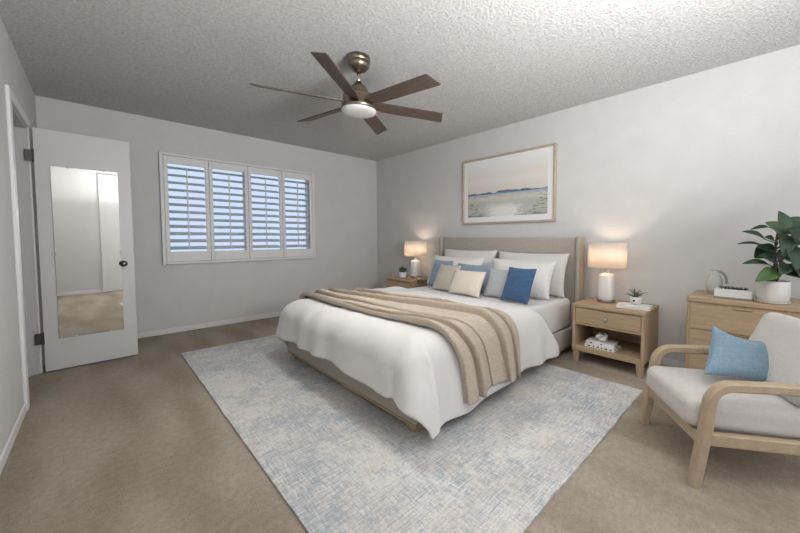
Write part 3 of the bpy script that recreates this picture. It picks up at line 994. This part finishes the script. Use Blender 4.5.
bm = B(); lathe(bm, [(0, .0305), (.0315, .0305), (.0315, .045), (0, .046)], 20); obj('wax', bm, 'planter_white', cd)

# ------------------------------------------------------------------ dresser
DRX0, DRX1, DRY0, DRY1, DRT = 2.97, 3.405, -.95, .43, .685
dr = empty('dresser', ((DRX0 + DRX1) / 2, (DRY0 + DRY1) / 2, 0))
tag(dr, 'light oak dresser with wide drawers behind the armchair', 'dresser')
hx, hy = (DRX1 - DRX0) / 2, (DRY1 - DRY0) / 2
z0 = .10
bm = B(); box(bm, (-hx, -hy, z0), (hx, hy, DRT - .032), .003, 1); obj('body', bm, 'oak_z', dr)
bm = B(); box(bm, (-hx - .012, -hy - .006, DRT - .032), (hx, hy + .006, DRT), .005, 2); obj('top', bm, 'oak_y', dr)
dw = .555
ys = [hy - .022 - dw / 2, hy - .022 - dw - .02 - dw / 2]
dh_ = (DRT - .032 - z0 - .03) / 3
for yc in ys:
    for k in range(3):
        za = z0 + .015 + k * dh_; zb = za + dh_ - .008
        bm = B(); box(bm, (-hx - .010, yc - dw / 2, za), (-hx + .001, yc + dw / 2, zb), .002, 1)
        d = obj('drawer', bm, 'oak_y', dr)
        bm = B(); box(bm, (-hx - .0125, yc - .05, zb - .008), (-hx - .0095, yc + .05, zb - .001), .001, 1); obj('pull_notch', bm, 'shadow_wood', d)
for sx in (-1, 1):
    for sy in (-1, 1):
        bm = B(); taper_leg(bm, sx * (hx - .04), sy * (hy - .045), 0, z0, .028, .020); obj('leg', bm, 'oak_z', dr)

# glass vase with grey handle, tray planter and rubber plant on the dresser
va = empty('glass_vase', (3.215, .305, DRT + .0005))
tag(va, 'rounded clear glass pitcher vase with grey handle on the dresser', 'vase')
bm = B(); lathe(bm, [(0, 0), (.030, 0), (.040, .012), (.050, .05), (.051, .09), (.044, .125), (.030, .150), (.022, .168), (.024, .182), (.020, .182), (.018, .168), (.026, .148), (.040, .122), (.047, .09), (.046, .05), (.036, .016), (0, .010)], 36); obj('body', bm, 'vase_glass', va, True)
bm = B()
pts = []
for i in range(15):
    u = i / 14; a = rd(150) * u
    pts.append((.01 * u, -.026 - .034 * math.sin(a * .75) - .012 * u, .172 - .012 * (1 - math.cos(a)) * 0 - .09 * u ** 1.4 + .010 * math.sin(PI * u)))
tube(bm, pts, lambda u: .010 - .003 * u, 10)
obj('handle', bm, 'stone_grey', va, True)

tp = empty('trough_planter', (3.085, .187, DRT + .0005))
tag(tp, 'low white rectangular planter of dark succulents on the dresser, beside the vase', 'planter')
bm = B(); box(bm, (-.045, -.105, .0), (.045, .105, .012), .003, 1); obj('base', bm, 'stone_grey', tp)
bm = B()
box(bm, (-.042, -.10, .012), (-.036, .10, .066), .001, 1); box(bm, (.036, -.10, .012), (.042, .10, .066), .001, 1)
box(bm, (-.036, -.10, .012), (.036, -.094, .066), .001, 1); box(bm, (-.036, .094, .012), (.036, .10, .066), .001, 1); box(bm, (-.036, -.094, .012), (.036, .094, .018))
obj('trough', bm, 'planter_white', tp)
bm = B(); box(bm, (-.036, -.094, .018), (.036, .094, .058)); obj('soil', bm, 'soil', tp)
random.seed(5)
for k in range(7):
    bm = B(); y = -.062 + .021 * k
    for q in range(12):
        blade_leaf(bm, (random.uniform(-.015, .015), y, .062), q * 2.4 + k, rd(random.uniform(15, 75)), .024, .006, .3, 3)
    obj('succulent', bm, 'pebble_green', tp, True)

rp = empty('rubber_plant', (3.07, -.008, DRT + .0005))
tag(rp, 'rubber plant with large dark glossy leaves in white pot on dresser', 'plant')
bm = B(); lathe(bm, [(0, 0), (.076, 0), (.086, .006), (.088, .013), (.076, .012), (0, .012)], 40); obj('saucer', bm, 'pot', rp, True)
bm = B(); lathe(bm, [(0, .012), (.074, .012), (.081, .02), (.084, .06), (.085, .140), (.083, .145), (.078, .145), (.077, .13), (0, .13)], 44); obj('pot', bm, 'pot', rp, True)
bm = B(); lathe(bm, [(0, .125), (.0768, .129), (.073, .134), (0, .137)], 24); obj('soil', bm, 'soil', rp)
RV = Vector((math.cos(YAW), -math.sin(YAW), 0)); FV = Vector((math.sin(YAW), math.cos(YAW), 0)); UP = Vector((0, 0, 1))
bm = B()
tube(bm, [(0, 0, .13), tuple(RV * .012 + UP * .22), tuple(RV * .004 + UP * .34), tuple(RV * .02 + UP * .50)], lambda u: .012 - .007 * u, 8)
tube(bm, [tuple(UP * .135 + RV * .02), tuple(RV * .045 + UP * .21), tuple(RV * .06 + UP * .33)], lambda u: .009 - .004 * u, 8)
obj('stem', bm, 'stem_brown', rp, True)
def big_leaf(base, tip, W, face, mat, bend=.12):
    """base/tip/face in (right, away, up) as seen from the room; face = rough leaf normal"""
    cv = lambda q: RV * q[0] + FV * q[1] + UP * q[2]
    b_, t_ = cv(base), cv(tip)
    ax = t_ - b_; L = ax.length; ax.normalize()
    fn = cv(face); fn = (fn - ax * fn.dot(ax)).normalized()
    sd = ax.cross(fn).normalized()
    bm = B(); n = 10; m = 6
    rowsv = []
    for i in range(n + 1):
        u = i / n
        wd = W / 2 * (math.sin(PI * min(1, u ** .82 * .97 + .015)) ** .75) * (1 - .25 * u) * 1.12
        row = []
        for j in range(m + 1):
            v = -1 + 2 * j / m
            pos = b_ + ax * (L * u) + sd * (wd * v) + fn * (bend * L * (math.sin(PI * u) * .6 - u * u * .5) + wd * .28 * abs(v) ** 1.3)
            row.append(bm.verts.new(pos))
        rowsv.append(row)
    for a, b in zip(rowsv, rowsv[1:]):
        for j in range(m):
            bm.faces.new((a[j], a[j + 1], b[j + 1], b[j]))
    lf = obj('leaf', bm, mat, rp, True)
    md = lf.modifiers.new('solid', 'SOLIDIFY'); md.thickness = .0016
    bm = B()
    st0 = RV * .012 + UP * max(.17, min(.48, b_.z - .03))
    tube(bm, [tuple(st0), tuple((st0 + b_) / 2 + UP * .004), tuple(b_ + ax * .01)], .003, 6)
    obj('petiole', bm, 'leaf_mid', lf, True)
PXS = 1 / 154.0
def PX(x, y, d=0.0):
    return ((x - 772.5) * PXS, d, (302.5 - y) * PXS + 0.0)
LV = [
    ((781, 232, .0), (781.5, 210, .03), .105, (0.1, -1, .15), 'leaf_mid'),
    ((777, 235, -.02), (757, 222, -.05), .085, (-.2, -.8, .6), 'leaf_mid'),
    ((783, 232, .02), (806, 217, .02), .10, (.2, -.7, .7), 'leaf_mid'),
    ((763, 239, .0), (741, 230, .0), .05, (-.1, -.4, .9), 'leaf_dark'),
    ((769, 243, -.03), (752, 236, -.08), .055, (-.1, -.6, .8), 'leaf_dark'),
    ((765, 245, .03), (743.5, 242.5, .06), .03, (0, -.25, 1), 'leaf_dark'),
    ((778, 228, -.05), (789, 246, -.12), .095, (.1, -1, .5), 'leaf_dark'),
    ((776, 234, -.04), (767, 254, -.10), .085, (-.2, -1, .4), 'leaf_dark'),
    ((779, 244, -.05), (776, 268, -.13), .10, (0, -1, .5), 'leaf_dark'),
    ((783, 246, -.04), (787, 268, -.11), .095, (.1, -1, .4), 'leaf_dark'),
    ((786, 243, .0), (806, 235, -.02), .075, (.1, -.6, .8), 'leaf_mid'),
    ((795, 238, .05), (796, 258, .03), .06, (.1, -1, .2), 'leaf_bright'),
    ((773, 262, -.02), (753.5, 254, -.04), .075, (-.1, -.7, .7), 'leaf_dark'),
    ((768, 264, .0), (742, 262, .0), .05, (0, -.3, 1), 'leaf_mid'),
    ((771, 270, -.03), (745, 278.5, -.08), .078, (-.1, -.65, .75), 'leaf_bright'),
    ((776, 270, -.02), (796, 276, -.10), .07, (.1, -.7, .6), 'leaf_mid'),
    ((785, 258, .0), (804, 251, -.02), .08, (.1, -.8, .6), 'leaf_dark'),
    ((787, 262, -.03), (800, 270, -.08), .075, (.2, -.8, .5), 'leaf_dark'),
    ((786, 270, .02), (806, 269, .02), .055, (.1, -.4, 1), 'leaf_mid'),
    ((773, 246, .04), (762, 258, .06), .09, (-.2, -.9, .5), 'leaf_dark'),
    ((781, 255, .05), (793, 262, .08), .10, (.2, -.9, .5), 'leaf_dark'),
    ((779, 266, .03), (772, 283, .02), .07, (-.2, -.9, .4), 'leaf_dark'),
    ((770, 226, .03), (759, 228, .08), .03, (-.2, -.4, .9), 'leaf_dark'),
    ((790, 258, .06), (812, 262, .10), .09, (.2, -.6, .8), 'leaf_mid'),
    ((788, 236, .06), (812, 246, .12), .09, (.2, -.6, .8), 'leaf_dark'),
    ((778, 262, -.04), (766, 272, -.09), .075, (-.3, -1, .4), 'leaf_dark'),
    ((784, 262, -.05), (789, 281, -.10), .075, (.2, -1, .4), 'leaf_dark'),
    ((774, 250, .0), (756, 246, .0), .06, (-.1, -.7, .6), 'leaf_dark'),
]
for b_, t_, W, fc, mt_ in LV:
    big_leaf(PX(b_[0], b_[1], b_[2]), PX(t_[0], t_[1], t_[2]), W * 1.12, (fc[0], fc[1] - .35, fc[2]), mt_)

# ------------------------------------------------------------------ armchair
# local +x = front, local +y = side nearest the camera
CH = empty('armchair', (2.05, .36, 0), math.atan2(.81, -.587))
tag(CH, 'light oak framed armchair with pale grey cushions and bent wood arms', 'armchair')
HWD = .255
def arc(cx, cz, r, a0, a1, n):
    return [(cx + r * math.cos(a0 + (a1 - a0) * i / n), cz + r * math.sin(a0 + (a1 - a0) * i / n)) for i in range(n + 1)]
for s in (1, -1):
    y = s * HWD
    prof2 = [(.012, .0), (-.006, .12), (-.022, .22), (-.036, .33)] + arc(-.128, .37, .088, rd(0), rd(90), 10)[1:] + [(-.30, .460), (-.50, .452), (-.66, .440)]
    pts = [(x, y, z) for x, z in prof2]
    bm = B()
    n_ = len(pts)
    sweep(bm, pts, lambda i: (.0235 if i < 6 else .021, .024), Vector((0, 1, 0)))
    obj('arm', bm, 'oak_chair', CH)
    bm = B(); sweep(bm, [(-.68, y, .0), (-.62, y, .20), (-.60, y, .43)], lambda i: (.026, .022), Vector((0, 1, 0))); obj('leg', bm, 'oak_chair', CH)
    bm = B(); sweep(bm, [(-.02, y - s * .004, .215), (-.62, y - s * .004, .195)], lambda i: (.028, .016), Vector((0, 1, 0))); obj('side_rail', bm, 'oak_chair', CH)
bm = B(); sweep(bm, [(-.015, -HWD + .02, .205), (-.015, HWD - .02, .205)], lambda i: (.012, .028), Vector((0, 0, 1))); obj('front_rail', bm, 'oak_chair', CH)
bm = B(); sweep(bm, [(-.60, -HWD + .02, .20), (-.60, HWD - .02, .20)], lambda i: (.012, .028), Vector((0, 0, 1))); obj('back_rail', bm, 'oak_chair', CH)
bm = B(); sweep(bm, [(-.71, -HWD + .02, .46), (-.71, HWD - .02, .46)], lambda i: (.012, .03), Vector((0, 0, 1))); obj('back_rail', bm, 'oak_chair', CH)

def cushion(name, lo, hi, rad, puff, mat, parent, tilt=0.0, piv=None, seed=0):
    bm = B()
    n = 14
    ctr = [(lo[i] + hi[i]) / 2 for i in range(3)]; hf = [(hi[i] - lo[i]) / 2 for i in range(3)]
    bmesh.ops.create_cube(bm, size=2.0)
    bmesh.ops.subdivide_edges(bm, edges=bm.edges[:], cuts=n, use_grid_fill=True)
    for v in bm.verts:
        c_ = v.co
        q = Vector([max(-(hf[i] - rad), min(hf[i] - rad, c_[i] * hf[i])) for i in range(3)])
        d = Vector([c_[i] * hf[i] for i in range(3)]) - q
        if d.length > 1e-9: d = d.normalized() * rad
        p = q + d
        k = (1 - c_.x ** 2) * (1 - c_.y ** 2)
        p.z += math.copysign(puff * k, c_.z) if abs(c_.z) > .5 else 0
        p += Vector((fbm(p.x * 6, p.y * 6, p.z * 6 + seed, 2),) * 3) * .004
        v.co = p + Vector(ctr)
    if tilt:
        R_ = Matrix.Rotation(tilt, 4, 'Y')
        for v in bm.verts: v.co = R_ @ (v.co - Vector(piv)) + Vector(piv)
    return obj(name, bm, mat, parent, True)
cushion('seat_cushion', (-.60, -HWD + .027, .235), (.035, HWD - .027, .375), .045, .016, 'chair_fabric', CH, rd(-3), (0, 0, .235), 3)
cushion('back_cushion', (-.53, -HWD + .03, .345), (-.40, HWD - .03, .735), .05, .0, 'chair_fabric', CH, rd(-26), (-.46, 0, .36), 5)

# blue cushion on the armchair
cp = pillow('throw_pillow', .40, .27, .11, 'sky_blue', (2.18, .09, .415), rd(40), 0.0, rd(9), 'light blue woven cushion lying on the pale grey armchair', 'pillow', None, seed=21, chop=.07, sag=.16, skew=.62, rz0=-YAW + rd(4))
